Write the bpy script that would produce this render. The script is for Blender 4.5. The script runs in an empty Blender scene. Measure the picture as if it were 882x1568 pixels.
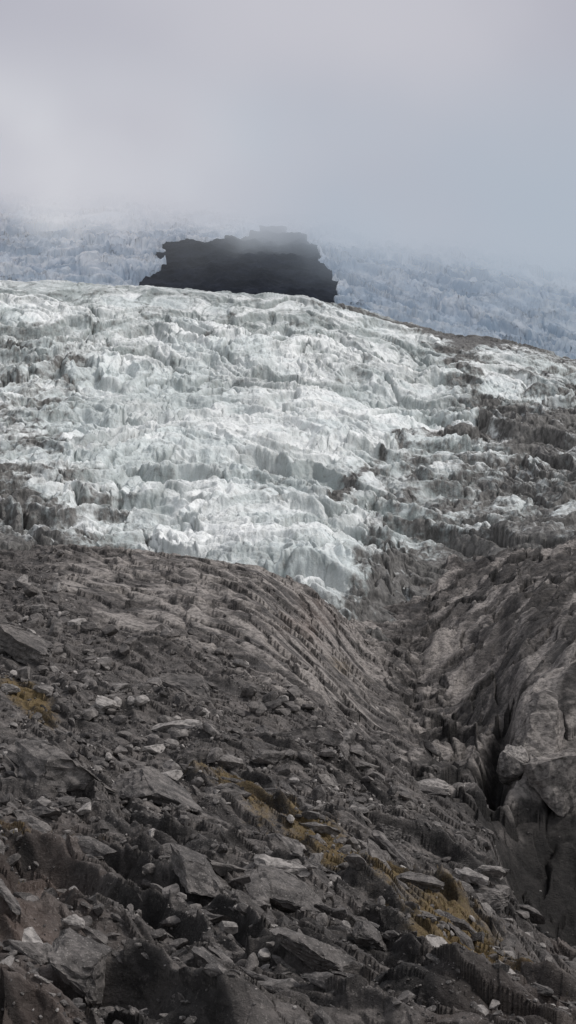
import bpy, bmesh, math, random, mathutils
import numpy as np
F=1893.0; CX=441.0; CY=784.0
rng=np.random.default_rng(7); random.seed(7)

# ---------------- noise ----------------
def hsh(ix,iy,s=0):
    n=(ix*374761393+iy*668265263+s*144269504)&0xffffffff
    n=((n^(n>>13))*1274126177)&0xffffffff
    n=n^(n>>16)
    return n.astype(np.float64)/4294967296.0
def perlin(x,y,s=0):
    ix=np.floor(x).astype(np.int64); iy=np.floor(y).astype(np.int64)
    fx=x-ix; fy=y-iy
    u=fx*fx*fx*(fx*(fx*6-15)+10); v=fy*fy*fy*(fy*(fy*6-15)+10)
    def g(a,b,dx,dy):
        t=hsh(a,b,s)*6.2831853
        return np.cos(t)*dx+np.sin(t)*dy
    n00=g(ix,iy,fx,fy); n10=g(ix+1,iy,fx-1,fy)
    n01=g(ix,iy+1,fx,fy-1); n11=g(ix+1,iy+1,fx-1,fy-1)
    a=n00+(n10-n00)*u; b=n01+(n11-n01)*u
    return (a+(b-a)*v)*1.5
def fbm(x,y,o=4,s=0,gain=.5):
    r=0;a=1
    for i in range(o):
        r=r+a*perlin(x*2**i+i*17.3,y*2**i-i*9.1,s+i); a*=gain
    return r
def ridged(x,y,o=4,s=0,gain=.5):
    r=0;a=1
    for i in range(o):
        r=r+a*(1-2*np.abs(perlin(x*2**i+i*7.3,y*2**i-i*3.1,s+i))); a*=gain
    return r
def worley(x,y,s=0):
    ix=np.floor(x).astype(np.int64); iy=np.floor(y).astype(np.int64)
    f1=np.full(x.shape,9.0); f2=np.full(x.shape,9.0)
    ca=np.zeros(x.shape,np.int64); cb=np.zeros(x.shape,np.int64); dx1=np.zeros(x.shape); dy1=np.zeros(x.shape)
    for i in (-1,0,1):
        for j in (-1,0,1):
            a=ix+i; b=iy+j
            dx=x-a-hsh(a,b,s+1); dy=y-b-hsh(a,b,s+2); d=np.sqrt(dx*dx+dy*dy)
            m=d<f1
            f2=np.where(m,f1,np.minimum(f2,d))
            f1=np.where(m,d,f1)
            ca=np.where(m,a,ca); cb=np.where(m,b,cb)
            dx1=np.where(m,dx,dx1); dy1=np.where(m,dy,dy1)
    return f1,f2,hsh(ca,cb,s+3),hsh(ca,cb,s+4),dx1,dy1
def sst(a,b,x):
    t=np.clip((x-a)/(b-a),0,1); return t*t*(3-2*t)
def frac(p): return p-np.floor(p)
def cliff(p,k=.25):           # steep front, gentle back
    f=frac(p); return np.where(f<k,f/k,(1-f)/(1-k))

# ---------------- authored elevation tables ----------------
class Table:
    def __init__(s,pxs,ys,rows,blur=2):
        s.u0,s.u1=pxs[0],pxs[-1]; s.v0,s.v1=math.log(ys[0]),math.log(ys[-1])
        N=400; s.N=N
        R=np.array(rows,float)
        ly=np.log(np.array(ys,float)); gv=np.linspace(s.v0,s.v1,N); gu=np.linspace(s.u0,s.u1,N)
        A=np.array([np.interp(gv,ly,r) for r in R])
        B=np.array([np.interp(gu,pxs,A[:,k]) for k in range(N)]).T
        k=np.array([1,4,6,4,1.])/16
        for _ in range(blur*blur):
            B=np.pad(B,2,mode='edge')
            B=sum(k[i]*B[i:i+N,:] for i in range(5))
            B=sum(k[i]*B[:,i:i+N] for i in range(5))
        s.B=B
    def __call__(s,X,Y):
        px=CX+X/Y*F
        u=np.clip((px-s.u0)/(s.u1-s.u0),0,1)*(s.N-1.001); v=np.clip((np.log(Y)-s.v0)/(s.v1-s.v0),0,1)*(s.N-1.001)
        iu=u.astype(int); iv=v.astype(int); fu=u-iu; fv=v-iv
        B=s.B
        py=(B[iu,iv]*(1-fu)+B[iu+1,iv]*fu)*(1-fv)+(B[iu,iv+1]*(1-fu)+B[iu+1,iv+1]*fu)*fv
        return (CY-py)/F*Y
gp=[-300,-100,0,100,200,300,400,480,560,640,700,750,800,882,980,1200]
gy=[30,38,50,65,85,110,140,155,175,210,250,290,340,420]
gr=[
[1690,1520,1420,1330,1230,1130,1030,990,950,880,820,800,830,880],
[1700,1540,1440,1340,1240,1140,1040,1000,960,890,840,840,860,900],
[1710,1550,1450,1350,1250,1150,1050,1010,970,900,850,860,880,950],
[1720,1560,1460,1365,1265,1165,1065,1015,970,890,838,860,900,980],
[1725,1565,1470,1375,1275,1175,1075,1025,975,900,852,880,930,1000],
[1730,1570,1480,1385,1285,1180,1080,1030,980,905,853,890,940,1020],
[1735,1575,1490,1400,1300,1200,1095,1050,1000,925,868,895,940,1020],
[1740,1580,1500,1415,1320,1220,1120,1085,1045,980,915,930,945,1000],
[1745,1585,1515,1435,1345,1250,1170,1140,1110,1050,990,945,935,940],
[1750,1590,1530,1455,1375,1280,1210,1185,1160,1100,1010,945,900,880],
[1755,1600,1540,1475,1400,1310,1235,1210,1185,1100,1000,925,880,840],
[1760,1605,1550,1490,1420,1340,1270,1220,1165,1060,970,905,865,840],
[1765,1610,1560,1505,1450,1440,1420,1220,1085,1000,940,885,855,830],
[1770,1620,1570,1530,1500,1495,1480,1230,1050,960,905,870,840,810],
[1775,1620,1580,1545,1510,1495,1470,1220,1020,920,880,840,810,790],
[1775,1620,1575,1530,1470,1400,1340,1100,960,870,810,780,760,750]]
GT=Table(gp,gy,gr,1)
ip=[-300,-100,0,100,200,300,400,480,560,640,700,800,882,980,1200]
iy_=[255,280,310,350,400,460,530,600,700,760,850]
ir=[
[890,860,820,760,700,630,550,485,412,440,520],
[900,870,830,770,710,640,560,490,418,440,520],
[930,900,850,780,715,640,560,492,424,445,520],
[940,900,860,790,715,640,560,495,430,450,520],
[960,910,870,800,725,640,565,500,437,455,520],
[960,900,855,800,730,645,570,505,441,460,520],
[950,895,850,795,730,645,570,508,446,460,520],
[915,880,845,790,730,650,575,512,454,470,530],
[965,920,875,815,740,660,590,525,474,490,550],
[1020,950,900,840,760,680,610,550,496,515,570],
[1030,965,910,850,770,690,625,565,512,530,590],
[1020,965,900,840,770,690,630,580,524,545,600],
[1010,945,890,830,760,690,635,590,545,565,620],
[1000,930,880,820,750,690,640,595,555,575,630],
[990,920,870,810,740,690,640,595,555,575,630]]
for p,r in zip(ip,ir):
    if p<700: r[5]+=14; r[6]+=30; r[7]+=16
IT=Table(ip,iy_,ir,1)
bp=[-300,0,200,350,480,600,750,882,1200]
by=[760,880,1000,1150,1300,1500,1800,2300]
br=[[600,445,400,350,300,250,190,120],
[600,445,400,350,300,250,190,120],
[600,455,405,355,305,255,190,120],
[600,460,410,360,310,260,190,120],
[610,475,425,370,320,270,200,120],
[620,510,460,400,350,290,210,120],
[640,545,490,425,370,310,220,120],
[660,570,515,445,385,320,230,120],
[680,580,525,450,385,320,230,120]]
BT=Table(bp,by,br,2)

def colpx(lo,hi,n,outer=500,no=60):
    return np.concatenate([np.linspace(lo-outer,lo,no,endpoint=False),np.linspace(lo,hi,n),np.linspace(hi,hi+outer,no+1)[1:]])
def fan(px,ys):
    U,Y=np.meshgrid((px-CX)/F,ys); return U*Y,Y
def make_mesh(name,X,Y,Z,attrs,mat,smooth=True):
    r,c=X.shape
    co=np.stack([X,Y,Z],-1).reshape(-1,3).astype(np.float32)
    i=np.arange(r*c).reshape(r,c)
    q=np.stack([i[:-1,:-1],i[:-1,1:],i[1:,1:],i[1:,:-1]],-1).reshape(-1,4)
    return raw_mesh(name,co,q,attrs,mat,smooth)
def raw_mesh(name,co,faces,attrs,mat,smooth):
    me=bpy.data.meshes.new(name); k=faces.shape[1]
    me.vertices.add(len(co)); me.vertices.foreach_set('co',np.ascontiguousarray(co,dtype=np.float32).ravel())
    me.loops.add(faces.size); me.loops.foreach_set('vertex_index',faces.astype(np.int32).ravel())
    me.polygons.add(len(faces)); me.polygons.foreach_set('loop_start',(np.arange(len(faces))*k).astype(np.int32))
    me.polygons.foreach_set('use_smooth',np.full(len(faces),smooth))
    for n,a in attrs.items():
        at=me.attributes.new(n,'FLOAT','POINT'); at.data.foreach_set('value',np.asarray(a,dtype=np.float32).ravel())
    me.update(calc_edges=True)
    me.materials.append(mat)
    ob=bpy.data.objects.new(name,me); bpy.context.scene.collection.objects.link(ob); return ob

# ---------------- node helpers ----------------
class NT:
    def __init__(s,name):
        s.m=bpy.data.materials.new(name); s.m.use_nodes=True; s.t=s.m.node_tree
        s.b=s.t.nodes.get('Principled BSDF'); s.out=s.t.nodes.get('Material Output')
    def n(s,t): return s.t.nodes.new(t)
    def l(s,a,b): s.t.links.new(a,b)
    def put(s,sock,v):
        if isinstance(v,bpy.types.NodeSocket): s.l(v,sock)
        else: sock.default_value=v
    def math(s,op,a,b=0.0,c=0.0,clamp=False):
        m=s.n('ShaderNodeMath'); m.operation=op; m.use_clamp=clamp
        s.put(m.inputs[0],a); s.put(m.inputs[1],b); s.put(m.inputs[2],c); return m.outputs[0]
    def attr(s,n):
        a=s.n('ShaderNodeAttribute'); a.attribute_name=n; return a.outputs['Fac']
    def pos(s): return s.n('ShaderNodeNewGeometry').outputs['Position']
    def noise(s,scale,det=6,rough=.6,vscale=(1,1,1),rot=(0,0,0)):
        mp=s.n('ShaderNodeMapping'); mp.inputs['Scale'].default_value=vscale; mp.inputs['Rotation'].default_value=rot
        s.l(s.pos(),mp.inputs['Vector'])
        t=s.n('ShaderNodeTexNoise'); t.inputs['Scale'].default_value=scale; t.inputs['Detail'].default_value=det; t.inputs['Roughness'].default_value=rough
        s.l(mp.outputs[0],t.inputs['Vector']); return t.outputs[0]
    def mix(s,f,a,b,mode='MIX'):
        m=s.n('ShaderNodeMix'); m.data_type='RGBA'; m.blend_type=mode
        s.put(m.inputs[0],f)
        for k,v in ((6,a),(7,b)):
            if isinstance(v,tuple): v=tuple(v)+((1,) if len(v)==3 else ())
            s.put(m.inputs[k],v)
        return m.outputs[2]
    def mr(s,v,a,b,c=0.0,d=1.0):
        m=s.n('ShaderNodeMapRange'); m.interpolation_type='SMOOTHSTEP'
        s.put(m.inputs[0],v); s.put(m.inputs[1],a); s.put(m.inputs[2],b); s.put(m.inputs[3],c); s.put(m.inputs[4],d); return m.outputs[0]
    def bump(s,h,st,dist):
        b=s.n('ShaderNodeBump'); b.inputs['Strength'].default_value=st; b.inputs['Distance'].default_value=dist
        s.l(h,b.inputs['Height']); s.l(b.outputs[0],s.b.inputs['Normal'])

def ice_mat(name,clean,deep,dirtc,grey=.42,tint=(.78,.82,.825)):
    t=NT(name)
    n1=t.noise(.03,5,.6); n2=t.noise(.35,7,.68); n3=t.noise(.7,5,.6,(1,1,.35))
    c=t.mix(t.mr(n1,.42,.6),clean,(clean[0]*tint[0],clean[1]*tint[1],clean[2]*tint[2]))
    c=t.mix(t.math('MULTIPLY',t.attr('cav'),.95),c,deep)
    c=t.mix(t.math('MULTIPLY',t.mr(n3,.46,.68),grey),c,(.36,.36,.34))
    d=t.math('ADD',t.attr('dirt'),t.math('MULTIPLY',t.math('SUBTRACT',n2,.5),1.5))
    dm=t.mr(d,.30,.80)
    dc=t.mix(t.mr(n3,.35,.65),dirtc,tuple(v*2.5 for v in dirtc))
    c=t.mix(dm,c,dc)
    t.l(c,t.b.inputs['Base Color']); t.b.inputs['Roughness'].default_value=.6
    t.b.inputs['Specular IOR Level'].default_value=.3
    t.bump(t.noise(.5,8,.66,(1,1,.6)),.8,1.4)
    return t.m
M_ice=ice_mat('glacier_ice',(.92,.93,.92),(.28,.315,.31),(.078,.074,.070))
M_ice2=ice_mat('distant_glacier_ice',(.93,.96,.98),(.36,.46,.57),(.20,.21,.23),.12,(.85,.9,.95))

def rock_mat(name,dark,mid,light,sc=1.0,bumpd=.25):
    t=NT(name)
    n1=t.noise(.12*sc,6,.62); n2=t.noise(1.3*sc,8,.7,(1,1,1.5)); n3=t.noise(7*sc,6,.7); n4=t.noise(.35*sc,7,.65,(.5,1.8,1),(0,0,.75))
    c=t.mix(t.mr(n1,.35,.65),dark,mid)
    c=t.mix(t.mr(n4,.45,.65),c,tuple(v*1.45 for v in mid))
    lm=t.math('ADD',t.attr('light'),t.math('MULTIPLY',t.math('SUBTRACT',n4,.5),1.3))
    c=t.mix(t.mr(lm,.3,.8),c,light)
    c=t.mix(t.mr(n2,.36,.60,.7,0.0),c,tuple(v*.38 for v in dark),'MIX')
    c=t.mix(t.math('MULTIPLY',t.mr(n3,.54,.68),.55),c,tuple(v*1.15 for v in light))
    mm=t.math('ADD',t.attr('moss'),t.math('MULTIPLY',t.math('SUBTRACT',n2,.5),1.0))
    mc=t.mix(t.mr(n3,.4,.6),(.14,.088,.036),(.19,.135,.048))
    c=t.mix(t.mr(mm,.26,.62,0,.8),c,mc)
    rm=t.math('ADD',t.attr('rust'),t.math('MULTIPLY',t.math('SUBTRACT',n1,.5),1.0))
    c=t.mix(t.mr(rm,.35,.85,0,.42),c,(.17,.105,.078))
    c=t.mix(t.math('MULTIPLY',t.attr('shade_streak'),.88),c,tuple(v*.2 for v in dark))  # painted shade of gaps and hollows, plus dark streaks, in the base colour
    t.l(c,t.b.inputs['Base Color']); t.b.inputs['Roughness'].default_value=.85; t.b.inputs['Specular IOR Level'].default_value=.25
    h=t.math('ADD',t.math('MULTIPLY',n2,1.0),t.math('MULTIPLY',n3,.3))
    t.bump(h,1.0,bumpd)
    return t.m
M_rock=rock_mat('weathered_rock',(.073,.067,.065),(.138,.123,.115),(.35,.315,.292),1.0,.40)
M_stone=rock_mat('loose_stone',(.074,.068,.066),(.142,.128,.120),(.37,.34,.32),1.5,.10)

# ---------------- ground ----------------
D=np.array([.72,-.69])
def ground_h(X,Y,full=False):
    px=CX+X/Y*F
    z=GT(X,Y); py=CY-z/Y*F
    a=X*D[0]+Y*D[1]; b=-X*D[1]+Y*D[0]
    wx=fbm(X/20,Y/20,3,11)*3
    pyb=np.interp(px,[40,100,180,260,340,420,520,600,660],[850,930,975,990,1010,1060,1120,1160,1190])+fbm(X/12,Y/12,2,12)*25
    dome=sst(pyb+20,pyb-20,py)*sst(640,560,px)*sst(50,110,px)*(Y>110)
    right=sst(540,660,px+(Y-200)*.2)*sst(125,150,Y)*(1-dome)
    sm=np.maximum(dome,right)
    h=fbm(X/16,Y/16,3,21)*1.2*(1-.6*sm)
    near=sst(150,80,Y)
    P=(b+wx*1.3+.12*a)/5.5+fbm(a/14,b/6,3,31)*.55
    msk=sst(-.25,.35,fbm(X/12+5,Y/12,2,41))
    s1=cliff(P,.2); h+=s1*1.6*(msk*.85+.15)*(1-.85*sm)*(.5+.5*near)
    P2=(b+wx+.25*a)/1.7+fbm(a/5,b/2,2,33)*.8
    s2=cliff(P2,.25); m2=sst(-.3,.4,fbm(X/5+9,Y/5,2,43))
    h+=s2*.42*m2*(1-.75*sm)*(.35+.65*near)
    h+=ridged(a/5,b/2.4,3,51)*.2*(1-.7*sm)
    f1,f2,ci,cj,dx,dy=worley(a/3.0+wx*.1,b/1.6+fbm(X/2,Y/2,2,3)*.25,61)
    h+=((ci-.5)*.5+dx*(cj-.5)*.7-dy*.35)*(1-.9*sm)*.85
    f1b,f2b,cb,_,_,_=worley(X/.6,Y/.6,71)
    h+=(cb*.14-f1b*.10)*(1-.9*sm)*near
    pd=(b+.2*a)/11+fbm(a/20,b/9,4,35)*1.0
    sd=cliff(pd,.4); h+=sd*1.2*dome*sst(-.5,.4,fbm(X/25,Y/25,2,44))
    d1,d2,dc_,dd_,dx_,dy_=worley(a/9+fbm(X/8,Y/8,3,45)*.4,b/5+fbm(X/8,Y/8,3,46)*.4,47)
    h+=dome*((dc_-.5)*.7+dx_*(dd_-.5)*1.6-dy_*.6)
    ra=X*-.62+Y*-.785; rb=X*.785-Y*.62
    rb2=rb+fbm(X/18,Y/18,3,34)*5
    q=rb2/12+fbm(ra/30,rb/14,3,36)*.8; sq=1-cliff(q,.7)
    q2=rb2/3.8+fbm(ra/16,rb/5,3,38)*.8; sq2=cliff(q2,.6)
    wf1,wf2,wc,wd,wx1,wy1=worley(rb2/9+fbm(X/8,Y/8,3,5)*.35,ra/15+fbm(X/8,Y/8,3,6)*.35,91)
    vf1,vf2,vc,vd,vx1,vy1=worley(rb2/3.5+fbm(X/4,Y/4,2,5)*.3,ra/6+fbm(X/4,Y/4,2,6)*.3,93)
    gm=sst(-.4,.3,fbm(X/30,Y/30,2,98))
    h+=right*(sq*1.6*gm+sq2*.35*gm+(wc-.5)*2.8+wx1*(wd-.5)*3.2-wy1*1.6-(1-sst(0,.10,wf2-wf1))*.6+fbm(X/10,Y/12,4,92)*1.2+(vc-.5)*.9+vx1*(vd-.5)*1.2-vy1*.5)
    # broken blocks choking the gully floor
    gul=np.exp(-((px-np.interp(Y,[130,175,250,300],[705,690,600,545]))/60)**2)*sst(120,150,Y)*sst(300,260,Y)
    k1,k2,kc,kd,kx,ky=worley(X/2.6,Y/3.4,77)
    h+=gul*((kc-.5)*2.2+kx*(kd-.5)*1.6-k1*.8)
    h+=fbm(X/2.5,Y/3,3,81)*.16
    slot=np.exp(-((px-758-(Y-165)*.5)/17)**2)*sst(146,156,Y)*sst(205,178,Y)
    h-=slot*8
    z=z+h
    if full:
        pr=CY-z/Y*F
        rn=fbm(ra/26,rb/6,4,96)
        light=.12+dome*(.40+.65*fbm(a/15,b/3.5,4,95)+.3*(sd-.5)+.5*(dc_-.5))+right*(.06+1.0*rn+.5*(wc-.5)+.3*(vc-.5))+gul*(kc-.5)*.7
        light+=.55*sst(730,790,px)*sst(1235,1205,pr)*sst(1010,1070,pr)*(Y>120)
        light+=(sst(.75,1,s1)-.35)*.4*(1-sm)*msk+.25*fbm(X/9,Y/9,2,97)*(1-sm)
        f=frac(P); g=frac(P2)
        shade_streak=slot*1.2+1.6*sst(755,830,px+fbm(X/5,Y/5,3,99)*20)*sst(1215,1260,pr+fbm(X/4,Y/4,3,94)*20)*(Y>112)+(1-sm)*(.6*msk*sst(.20,.08,np.abs(f-.06))+.35*m2*sst(.25,.05,np.abs(g-.06)))+.5*np.exp(-((px-760)/60)**2-((pr-1250)/40)**2)  # shade of slot, hollow and ledge feet, painted as darker rock
        shade_streak+=right*(.7*sst(.10,.02,wf2-wf1)+.6*sst(.0,-.45,rn)+.3*sst(.08,.02,vf2-vf1))+gul*.6*sst(.15,.03,k2-k1)  # painted shade in block cracks, and dark noise streaks on the right wall
        shade_streak+=dome*(.4*sst(.1,.0,np.abs(frac(pd)-.08))+.35*sst(.06,.01,d2-d1))  # painted shade along the dome's steps and joints
        moss=np.zeros_like(X)
        for (mx,my,sx,sy,aa) in [(370,1225,90,24,.62),(500,1300,110,32,.68),(590,1365,55,32,.85),(700,1455,100,50,.85),(820,1520,90,34,.7),(40,1075,65,20,.75),(300,1190,35,18,.6),(520,1020,40,20,.4),(735,1330,30,15,.45),(20,1310,60,45,.5),(120,1340,60,25,.4)]:
            ang=.6; ddx=px-mx; ddy=py-my
            e=(ddx*math.cos(ang)+ddy*math.sin(ang))/sx; gg=(-ddx*math.sin(ang)+ddy*math.cos(ang))/sy
            moss=np.maximum(moss,aa*np.exp(-(e*e+gg*gg)))
        rust=.5*sst(330,60,px)*sst(1150,1350,py)+.4*np.exp(-((px-470)/90)**2-((py-960)/60)**2)+.4*sst(1380,1500,py)*sst(500,700,px)+.12
        return z,light,moss,rust,np.clip(shade_streak,0,1)
    return z
ys=np.exp(np.linspace(math.log(34),math.log(345),1250))
ys=np.concatenate([np.array([9,14,20,25,29,32]),ys,np.linspace(350,900,60)])
X,Y=fan(colpx(-30,912,850,450,60),ys)
Z,li,mo,ru,shd=ground_h(X,Y,True)
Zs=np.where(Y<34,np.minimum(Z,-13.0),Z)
make_mesh('mountain_ground',X,Y,Zs,{'light':li,'moss':mo,'rust':ru,'shade_streak':shd},M_rock)

# ---------------- glacier ----------------
def serac(X,Y,s,seed=0,slope=.42):
    wx=fbm(X/(50*s),Y/(50*s),3,101+seed)*16*s; wy=fbm(X/(50*s),Y/(42*s),3,105+seed)*22*s
    x=X+wx; y=Y+wy+.0010*(X+60)**2/s
    b1,b2,bc,bd,bx1,by1=worley(x/(26*s),y/(26*s),110+seed)
    crev=1-sst(0,.10,b2-b1)
    t=y/(28*s)+bc*.55+fbm(x/(20*s),y/(14*s),3,115+seed)*.3
    tm=.45+.55*sst(-.4,.3,fbm(X/(60*s),Y/(50*s),2,119+seed))
    fr=frac(t); T1=(sst(.6,1,fr)-fr)*28*s*slope*.95*tm
    c1,c2,cc,cd,cx1,cy1=worley(x/(11*s)+fbm(X/7,Y/7,2,1)*.3,y/(10*s)+fbm(X/7,Y/7,2,2)*.3,120+seed)
    t2=y/(9*s)+cc*.5+fbm(x/(10*s),y/(7*s),3,117+seed)*.4
    fr2=frac(t2); T2=(sst(.5,1,fr2)-fr2)*9*s*slope*1.0
    crev2=1-sst(0,.14,c2-c1)
    big=fbm(x/(70*s),y/(45*s),2,141+seed)*3.8*s
    h=big+T1+T2+(bc-.5)*2.0*s+bx1*(bd-.5)*4.5*s-crev*1.6*s-crev2*.7*s+cx1*(cd-.5)*2.1*s-cy1*(cc-.5)*1.4*s
    i1,i2,q,q2,ix,iy=worley(x/(4.6*s)+fbm(X/3,Y/3,2,4)*.2,y/(4.2*s),130+seed)
    h+=((q-.5)*.6-i1*.3+ix*(q2-.5)*1.2+iy*(q-.5)*1.0)*s
    h+=fbm(X/(5*s),Y/(5*s),4,150+seed,.54)*.6*s
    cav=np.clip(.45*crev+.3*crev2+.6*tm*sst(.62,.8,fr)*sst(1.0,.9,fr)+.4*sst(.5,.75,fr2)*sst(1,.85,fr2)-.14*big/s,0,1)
    return h,cav
cp=colpx(-30,912,950,350,50)
ys=np.concatenate([np.exp(np.linspace(math.log(250),math.log(740),1200)),np.linspace(745,900,40)])
X,Y=fan(cp,ys)
z0=IT(X,Y); px=CX+X/Y*F; py=CY-z0/Y*F
ridgeline=np.interp(px,[0,200,400,480,560,640,700,882],[424,437,446,454,474,496,512,545])
up=sst(0,70,py-ridgeline)
amp=(.5+.5*up)*(1-.4*sst(60,0,py-ridgeline)*sst(450,300,px))
low=sst(330,262,Y)
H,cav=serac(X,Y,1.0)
mid=np.exp(-((py-640)/55)**2)*sst(700,500,px)*sst(60,220,px)+.7*np.exp(-((py-780)/60)**2-((px-390)/120)**2)
amp=amp*(1-.3*mid)*(1-.3*sst(560,760,px)*sst(700,860,py))
Zi=z0+H*amp+.5-3*low
def seg(px,py,pts,w):
    best=np.full(px.shape,1e9)
    for (x0,y0),(x1,y1) in zip(pts[:-1],pts[1:]):
        dx,dy=x1-x0,y1-y0; t=np.clip(((px-x0)*dx+(py-y0)*dy)/(dx*dx+dy*dy),0,1)
        best=np.minimum(best,np.hypot(px-x0-t*dx,py-y0-t*dy))
    return np.exp(-(best/w)**2)
bx=np.interp(py,[440,500,560,620,660,700,750,800,860,920],[560,640,690,725,630,575,530,545,530,500])
wv=fbm(X/30,Y/30,4,201)*35
wid=np.interp(py,[430,600,750,850,930],[900,620,420,260,120])
sf=(px-490)/wid
streak=fbm(sf*9+fbm(X/60,Y/60,2,7)*.5,py/220,4,208)
dirt=.10+.28*sst(-30,80,px-bx+wv)+.22*sst(60,300,px-bx+wv)
dirt+=.45*sst(780,870,py)*sst(500,590,px)
dirt+=.6*seg(px+wv*.3,py+wv*.3,[(520,755),(560,690),(640,662),(720,645),(750,622)],9)
dirt+=.5*seg(px+wv*.3,py+wv*.3,[(500,457),(560,470),(620,490),(720,520),(830,530)],9)
dirt+=.42*seg(px+wv*.4,py+wv*.3,[(700,520),(720,600),(800,650),(900,640)],30)
dirt+=.45*seg(px+wv*.3,py+wv*.2,[(390,735),(430,762)],6)
dirt+=.42*sst(280,0,px+(820-py)*.9+wv)*sst(620,780,py)
dirt+=.22*sst(240,0,px+wv)*sst(460,560,py)
dirt+=.35*sst(800,870,py)*sst(230,100,px)
dirt+=.28*cav+streak*.20*sst(430,560,py)
dirt-=.34*mid
dirt+=fbm(X/22,Y/9,4,205)*.20
Yd=Y+fbm(X/2.6,Zi/6,3,210)*.55*amp
Xd=X+fbm(Y/3.0,Zi/3,2,211)*.4*amp
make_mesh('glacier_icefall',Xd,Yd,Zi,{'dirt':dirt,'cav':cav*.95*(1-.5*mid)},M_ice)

# ---------------- upper icefall + rock outcrop ----------------
def inpoly(px,py,P):
    r=np.zeros(px.shape,bool); n=len(P)
    for i in range(n):
        x0,y0=P[i]; x1,y1=P[(i+1)%n]
        if y0==y1: continue
        c=((y0>py)!=(y1>py))&(px<(x1-x0)*(py-y0)/(y1-y0)+x0); r^=c
    return r
poly=[(150,462),(178,444),(218,430),(250,408),(240,388),(254,372),(300,362),(350,366),(385,356),(425,345),(455,352),(484,380),(488,396),(506,410),(522,428),(512,444),(500,500),(150,500)]
def mask(X,Y,z0,it):
    px=CX+X/Y*F; py=CY-z0/Y*F
    qx=px+fbm(X/22,Y/22,4,301)*9; qy=py+fbm(X/22,Y/22,4,305)*6
    M=inpoly(qx,qy,poly).astype(float)
    for _ in range(it):
        M[1:-1,1:-1]=(M[1:-1,1:-1]*2+M[:-2,1:-1]+M[2:,1:-1]+M[1:-1,:-2]+M[1:-1,2:])/6
    return M,px,py
ys=np.exp(np.linspace(math.log(770),math.log(1700),650))
X,Y=fan(colpx(-30,912,750,400,40),ys)
z0=BT(X,Y); M,px,py=mask(X,Y,z0,4)
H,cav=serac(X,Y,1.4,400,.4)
Zb=z0+H*1.2*(1-.8*M)+1-18*M
dirt=.03+fbm(X/30,Y/30,3,310)*.1+.35*seg(px,py,[(500,395),(515,430),(560,465)],9)
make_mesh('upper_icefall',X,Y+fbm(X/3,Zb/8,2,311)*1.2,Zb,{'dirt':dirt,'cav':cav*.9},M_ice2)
ys=np.exp(np.linspace(math.log(780),math.log(1350),350))
X,Y=fan(np.linspace(100,620,400),ys)
z0=BT(X,Y); M,px,py=mask(X,Y,z0,5)
Zr=z0-4+ridged(X/30,Y/45,4,320)*3+fbm(X/60,Y/60,3,330)*3.5-45*(1-sst(0,.35,M))
t=NT('dark_wet_rock'); n=t.noise(.06,7,.65,(1,.6,1.3))
t.l(t.mix(t.mr(n,.35,.7),(.005,.007,.014),(.022,.027,.043)),t.b.inputs['Base Color']); t.b.inputs['Roughness'].default_value=.9; t.b.inputs['Specular IOR Level'].default_value=.08
t.bump(n,.8,6)
make_mesh('rock_outcrop',X,Y,Zr,{},t.m)

# ---------------- stones ----------------
def stone_shape(sub,seed,cuts=9,flat=.6):
    r=np.random.default_rng(seed); bm=bmesh.new(); bmesh.ops.create_icosphere(bm,subdivisions=sub,radius=1.0)
    v=np.array([p.co[:] for p in bm.verts]); f=np.array([[p.index for p in q.verts] for q in bm.faces]); bm.free()
    for _ in range(cuts):
        n=r.normal(size=3); n/=np.linalg.norm(n); d=r.uniform(.35,.75)
        e=np.maximum(0,v@n-d); v=v-e[:,None]*n
    v*=np.array([r.uniform(.8,1.3),r.uniform(.6,1.0),flat*r.uniform(.7,1.2)])
    v+=r.normal(size=v.shape)*.015
    return v,f
def rotm(ax,ay,az):
    cx,sx,cy,sy,cz,sz=math.cos(ax),math.sin(ax),math.cos(ay),math.sin(ay),math.cos(az),math.sin(az)
    return np.array([[cz,-sz,0],[sz,cz,0],[0,0,1]])@np.array([[cy,0,sy],[0,1,0],[-sy,0,cy]])@np.array([[1,0,0],[0,cx,-sx],[0,sx,cx]])
shapes=[stone_shape(2,i,10,.75) for i in range(5)]+[stone_shape(1,20+i,7,.8) for i in range(14)]
def scatter(name,sx,sy,sz,size,yaw,tilt,shp,lightp,rust,lift):
    V=[];Fc=[];L=[];off=0
    for i in range(len(sx)):
        v,f=shp[i]
        R=rotm(rng.normal()*.3+tilt[1],rng.normal()*.3+tilt[0],yaw[i])
        w=(v*size[i])@R.T+np.array([sx[i],sy[i],sz[i]+size[i]*lift])
        V.append(w);Fc.append(f+off);off+=len(v);L.append(np.full(len(v),rng.choice([0,.1,.25,.45,.95],p=lightp)))
    V=np.concatenate(V);Fc=np.concatenate(Fc);L=np.concatenate(L)
    return raw_mesh(name,V,Fc,{'light':L,'moss':L*0,'rust':L*0+rust,'shade_streak':L*0},M_stone,False)
def offhollow(sp,spy): return 1-np.exp(-((sp-870)/80)**2-((spy-1330)/90)**2)
N=44000
sp=rng.uniform(-40,920,N); sy=np.exp(rng.uniform(math.log(35),math.log(240),N))
sx=(sp-CX)/F*sy
gz=GT(sx,sy); spy=CY-gz/sy*F
dens=.36+.75*np.exp(-((sp-260)/190)**2-((spy-1090)/110)**2)+.5*sst(200,60,sp)*sst(1050,950,spy)*sst(840,900,spy)+.45*np.exp(-((sp-560)/170)**2-((spy-1230)/90)**2)
dens*=.2+1.15*sst(-.15,.3,fbm(sx/7,sy/7,3,500))
dens*=offhollow(sp,spy)
pb=np.interp(sp,[40,100,180,260,340,420,520,600,660],[850,930,975,990,1010,1060,1120,1160,1190])
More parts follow.
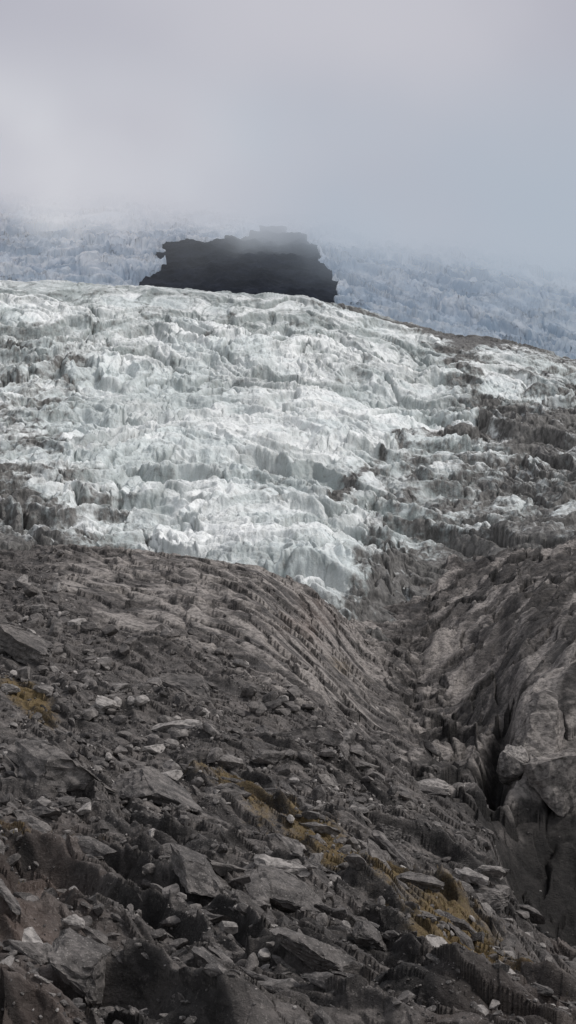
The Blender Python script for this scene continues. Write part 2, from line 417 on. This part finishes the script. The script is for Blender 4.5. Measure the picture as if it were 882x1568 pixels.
dens*=1-.94*sst(pb+15,pb-25,spy)*sst(60,120,sp)
dens*=1-.8*sst(590,650,sp)*(sy>130)
keep=rng.uniform(size=N)<dens*.85
sx,sy,spy=sx[keep],sy[keep],spy[keep]
sz=ground_h(sx,sy); n=len(sx)
size=np.minimum(sy*(1.9+2.1*rng.pareto(1.9,n))/F,sy*18/F)
shp=[shapes[rng.integers(0,5)] if size[i]*F/sy[i]>6 else shapes[rng.integers(5,19)] for i in range(n)]
scatter('scree',sx,sy,sz,size,rng.uniform(0,6.28,n),(.2,0),shp,[.24,.22,.22,.21,.11],.15,.28)
slabs=[]
for i in range(12):
    v,f=stone_shape(3,200+i,14,1.0); mx=np.abs(v).max(0); v=v/mx*np.array([1.0,.42,.22+.14*rng.uniform()])
    v=v+.05*np.stack([fbm(v[:,1]*4+i,v[:,2]*5+v[:,0]*3,3,620),fbm(v[:,0]*4+i,v[:,2]*5,3,621),fbm(v[:,1]*5+i,v[:,0]*4,3,622)],-1); slabs.append((v,f))
N=1300
sp=rng.uniform(-40,920,N); sy=np.exp(rng.uniform(math.log(36),math.log(150),N)); sx=(sp-CX)/F*sy
gz=GT(sx,sy); spy=CY-gz/sy*F
dens=.12+.8*sst(1060,1180,spy)*sst(.0,.4,.10+fbm(sx/8,sy/8,2,510)+.25*sst(600,200,sp))
keep=(rng.uniform(size=N)<dens*offhollow(sp,spy))&((sp<700)|(sy<105))
sx,sy=sx[keep],sy[keep]; sz=ground_h(sx,sy); n=len(sx)
size=sy*(9+11*rng.pareto(1.8,n))/F; size=np.minimum(size,sy*62/F)
scatter('rock_ledges',sx,sy,sz,size,-.76+rng.normal(size=n)*.35,(.1,-.35),[slabs[rng.integers(0,12)] for _ in range(n)],[.4,.27,.18,.1,.05],.2,.08)

def hit(px,py):
    yy=np.exp(np.linspace(math.log(33),math.log(330),4000)); xx=(px-CX)/F*yy
    zz=ground_h(xx,yy); p=CY-zz/yy*F
    k=np.argmax(p<=py); return xx[k],yy[k],zz[k]
BL=[(30,975,75,.42,.28,-.3,.1),(135,958,20,.7,.1,.2,.0),(295,1052,52,.42,.3,-.3,.05),(275,1072,14,.7,0,.4,.3),(165,1080,28,.5,.25,-.5,.75),
(87,900,14,.7,0,.2,.8),(500,1195,22,.65,.1,.3,.5),(415,1155,28,.45,.15,.0,.35),(200,1146,8,.8,0,.3,1.0),(112,1415,20,.8,.4,.5,.9),
(240,1215,80,.38,.42,-.5,.0),(90,1170,85,.40,.40,-.5,.0),(350,1165,24,.5,.1,.2,.5),(640,1345,38,.45,.15,.1,.2),(745,1330,26,.6,.0,.3,.5),
(750,1375,30,.5,.1,.1,.2),(450,1370,80,.35,.5,-.6,.05),(130,1480,75,.45,.45,-.5,.1),(655,1205,45,.35,.12,.1,.7),
(590,1270,26,.6,.2,.3,.2),(560,1175,22,.5,.3,.1,.3),(710,1275,22,.6,.2,.2,.15),(10,1055,20,.5,.1,.0,.6),(60,930,22,.6,.2,.1,.5),(480,1450,70,.35,.45,-.5,.1),(300,1330,65,.35,.45,-.6,.1),(560,1430,40,.4,.45,-.5,.05),
(828,1115,62,.95,-.45,.5,.8),(870,1180,70,.75,-.35,.4,.7),(795,1165,35,.9,-.3,.3,.6)]
for k,(px_,py_,w,asp,ti,yaw,lg) in enumerate(BL):
    x,y,z=hit(px_,py_+w*asp*.5)
    s=w*y/F
    v,f=stone_shape(4,100+k,13,1.0)
    mx=np.abs(v).max(0); v=v/mx*np.array([1,.75,asp])
    nn=fbm(v[:,0]*3+k,v[:,1]*3+v[:,2]*2,3,600)*.06+.045*ridged(v[:,2]*7+k,v[:,0]*1.2,2,610)
    v=v*(1+nn[:,None])
    R=rotm(-.1,ti,yaw)
    w3=(v*s)@R.T
    ob=raw_mesh('boulder',w3,f,{'light':np.full(len(v),lg*.9),'moss':np.zeros(len(v)),'rust':np.full(len(v),.2),'shade_streak':np.zeros(len(v))},M_rock if w>60 and lg>.5 else M_stone,False)
    ob.location=np.array([x,y,z+s*asp*.3])

# ---------------- low alpine vegetation ----------------
N=300000
sp=rng.uniform(-20,900,N); sy=np.exp(rng.uniform(math.log(36),math.log(190),N)); sx=(sp-CX)/F*sy
z,_,m,_,_=ground_h(sx,sy,True)
pr=np.clip((m-.32)*.7+.5*fbm(sx/1.5,sy/1.5,3,700),0,1)*(m>.15)
k=rng.uniform(size=N)<pr*.75
sx,sy,z=sx[k],sy[k],z[k]; n=len(sx)
ln=rng.uniform(.10,.32,n); an=rng.uniform(0,6.28,n); le=rng.uniform(.1,.6,n)*ln
b=np.stack([sx,sy,z-.02],-1); wd=.022+.018*rng.uniform(size=n)
d1=np.stack([np.cos(an),np.sin(an),0*an],-1); d2=np.stack([-np.sin(an),np.cos(an),0*an],-1)
v0=b-d1*wd[:,None]; v1=b+d1*wd[:,None]; v2=b+d2*le[:,None]+np.array([0,0,1])*ln[:,None]
V=np.stack([v0,v1,v2],1).reshape(-1,3); Fc=np.arange(3*n).reshape(n,3)
t=NT('dry_heath'); g=t.noise(1.2,3,.5)
t.l(t.mix(t.mr(g,.4,.7),(.13,.083,.038),(.12,.105,.04)),t.b.inputs['Base Color']); t.b.inputs['Roughness'].default_value=.8
raw_mesh('alpine_vegetation',V,Fc,{},t.m,False)

# ---------------- fog bank ----------------
bm=bmesh.new(); bmesh.ops.create_cube(bm,size=1)
for v in bm.verts:
    v.co=((v.co.x)*3000,1530+v.co.y*1580,340+v.co.z*600)
me=bpy.data.meshes.new('fog_bank'); bm.to_mesh(me); bm.free()
fo=bpy.data.objects.new('fog_bank',me); bpy.context.scene.collection.objects.link(fo)
t=NT('fog_volume'); t.t.nodes.remove(t.b)
tc=t.n('ShaderNodeTexCoord').outputs['Object']
sep=t.n('ShaderNodeSeparateXYZ'); t.l(tc,sep.inputs[0])
def vn(scale,det,vs=(1,1,1)):
    mp=t.n('ShaderNodeMapping'); mp.inputs['Scale'].default_value=vs; t.l(tc,mp.inputs['Vector'])
    q=t.n('ShaderNodeTexNoise'); q.inputs['Scale'].default_value=scale; q.inputs['Detail'].default_value=det; t.l(mp.outputs[0],q.inputs['Vector']); return q.outputs[0]
nz=vn(.010,4)
thr=t.math('ADD',t.math('MULTIPLY',sep.outputs[0],-.17),t.math('MULTIPLY_ADD',nz,-200.0,362.0))
dz=t.math('SUBTRACT',sep.outputs[2],thr)
den=t.math('ADD',t.mr(dz,-60.0,100.0,0.0,.022),.0001)
den=t.math('ADD',den,t.mr(dz,-120.0,0.0,0.0,.0009))
nb=vn(.004,3)
zz=t.math('MULTIPLY_ADD',nb,60.0,sep.outputs[2])
hi=t.mr(zz,245.0,335.0)
lx=t.mr(sep.outputs[0],40.0,-210.0)
lowc=t.mix(lx,(.42,.48,.56),(.84,.86,.88))  # brighter left side is put into the glow colour
topc=t.mix(t.mr(nb,.35,.65),(.46,.465,.53),(.55,.55,.605))
col=t.mix(hi,lowc,topc)
ab=t.n('ShaderNodeVolumeAbsorption'); ab.inputs['Color'].default_value=(0,0,0,1); t.l(den,ab.inputs['Density'])
em=t.n('ShaderNodeEmission'); t.l(col,em.inputs['Color']); t.l(den,em.inputs['Strength'])  # emission stands in for daylight scattered inside the fog
ad=t.n('ShaderNodeAddShader'); t.l(ab.outputs[0],ad.inputs[0]); t.l(em.outputs[0],ad.inputs[1]); t.l(ad.outputs[0],t.out.inputs['Volume'])
t.m.cycles.volume_step_rate=.25
me.materials.append(t.m)

# ---------------- light ----------------
EL,AZ=56,88
w=bpy.data.worlds.new('World'); bpy.context.scene.world=w; w.use_nodes=True
nt=w.node_tree; bg=nt.nodes['Background']
sk=nt.nodes.new('ShaderNodeTexSky'); sk.sky_type='NISHITA'; sk.sun_disc=False
sk.sun_elevation=math.radians(EL); sk.sun_rotation=math.radians(AZ)
hs=nt.nodes.new('ShaderNodeHueSaturation'); hs.inputs['Saturation'].default_value=.22
nt.links.new(sk.outputs[0],hs.inputs['Color']); nt.links.new(hs.outputs[0],bg.inputs[0]); bg.inputs[1].default_value=.15
sl=bpy.data.lights.new('sun','SUN'); sl.energy=1.8; sl.angle=math.radians(12); sl.color=(1,.97,.93)
so=bpy.data.objects.new('sun',sl); bpy.context.scene.collection.objects.link(so)
d=mathutils.Vector((math.sin(math.radians(AZ))*math.cos(math.radians(EL)),math.cos(math.radians(AZ))*math.cos(math.radians(EL)),math.sin(math.radians(EL))))
so.rotation_euler=d.to_track_quat('Z','Y').to_euler()

sc=bpy.context.scene
sc.view_settings.view_transform='Standard'; sc.view_settings.look='None'; sc.view_settings.exposure=0
cd=bpy.data.cameras.new('camera'); co=bpy.data.objects.new('camera',cd); sc.collection.objects.link(co)
cd.sensor_fit='VERTICAL'; cd.sensor_height=36; cd.lens=18/math.tan(math.atan(CY/F)); cd.clip_start=.5; cd.clip_end=8000
co.rotation_euler=(math.radians(90),0,0); sc.camera=co
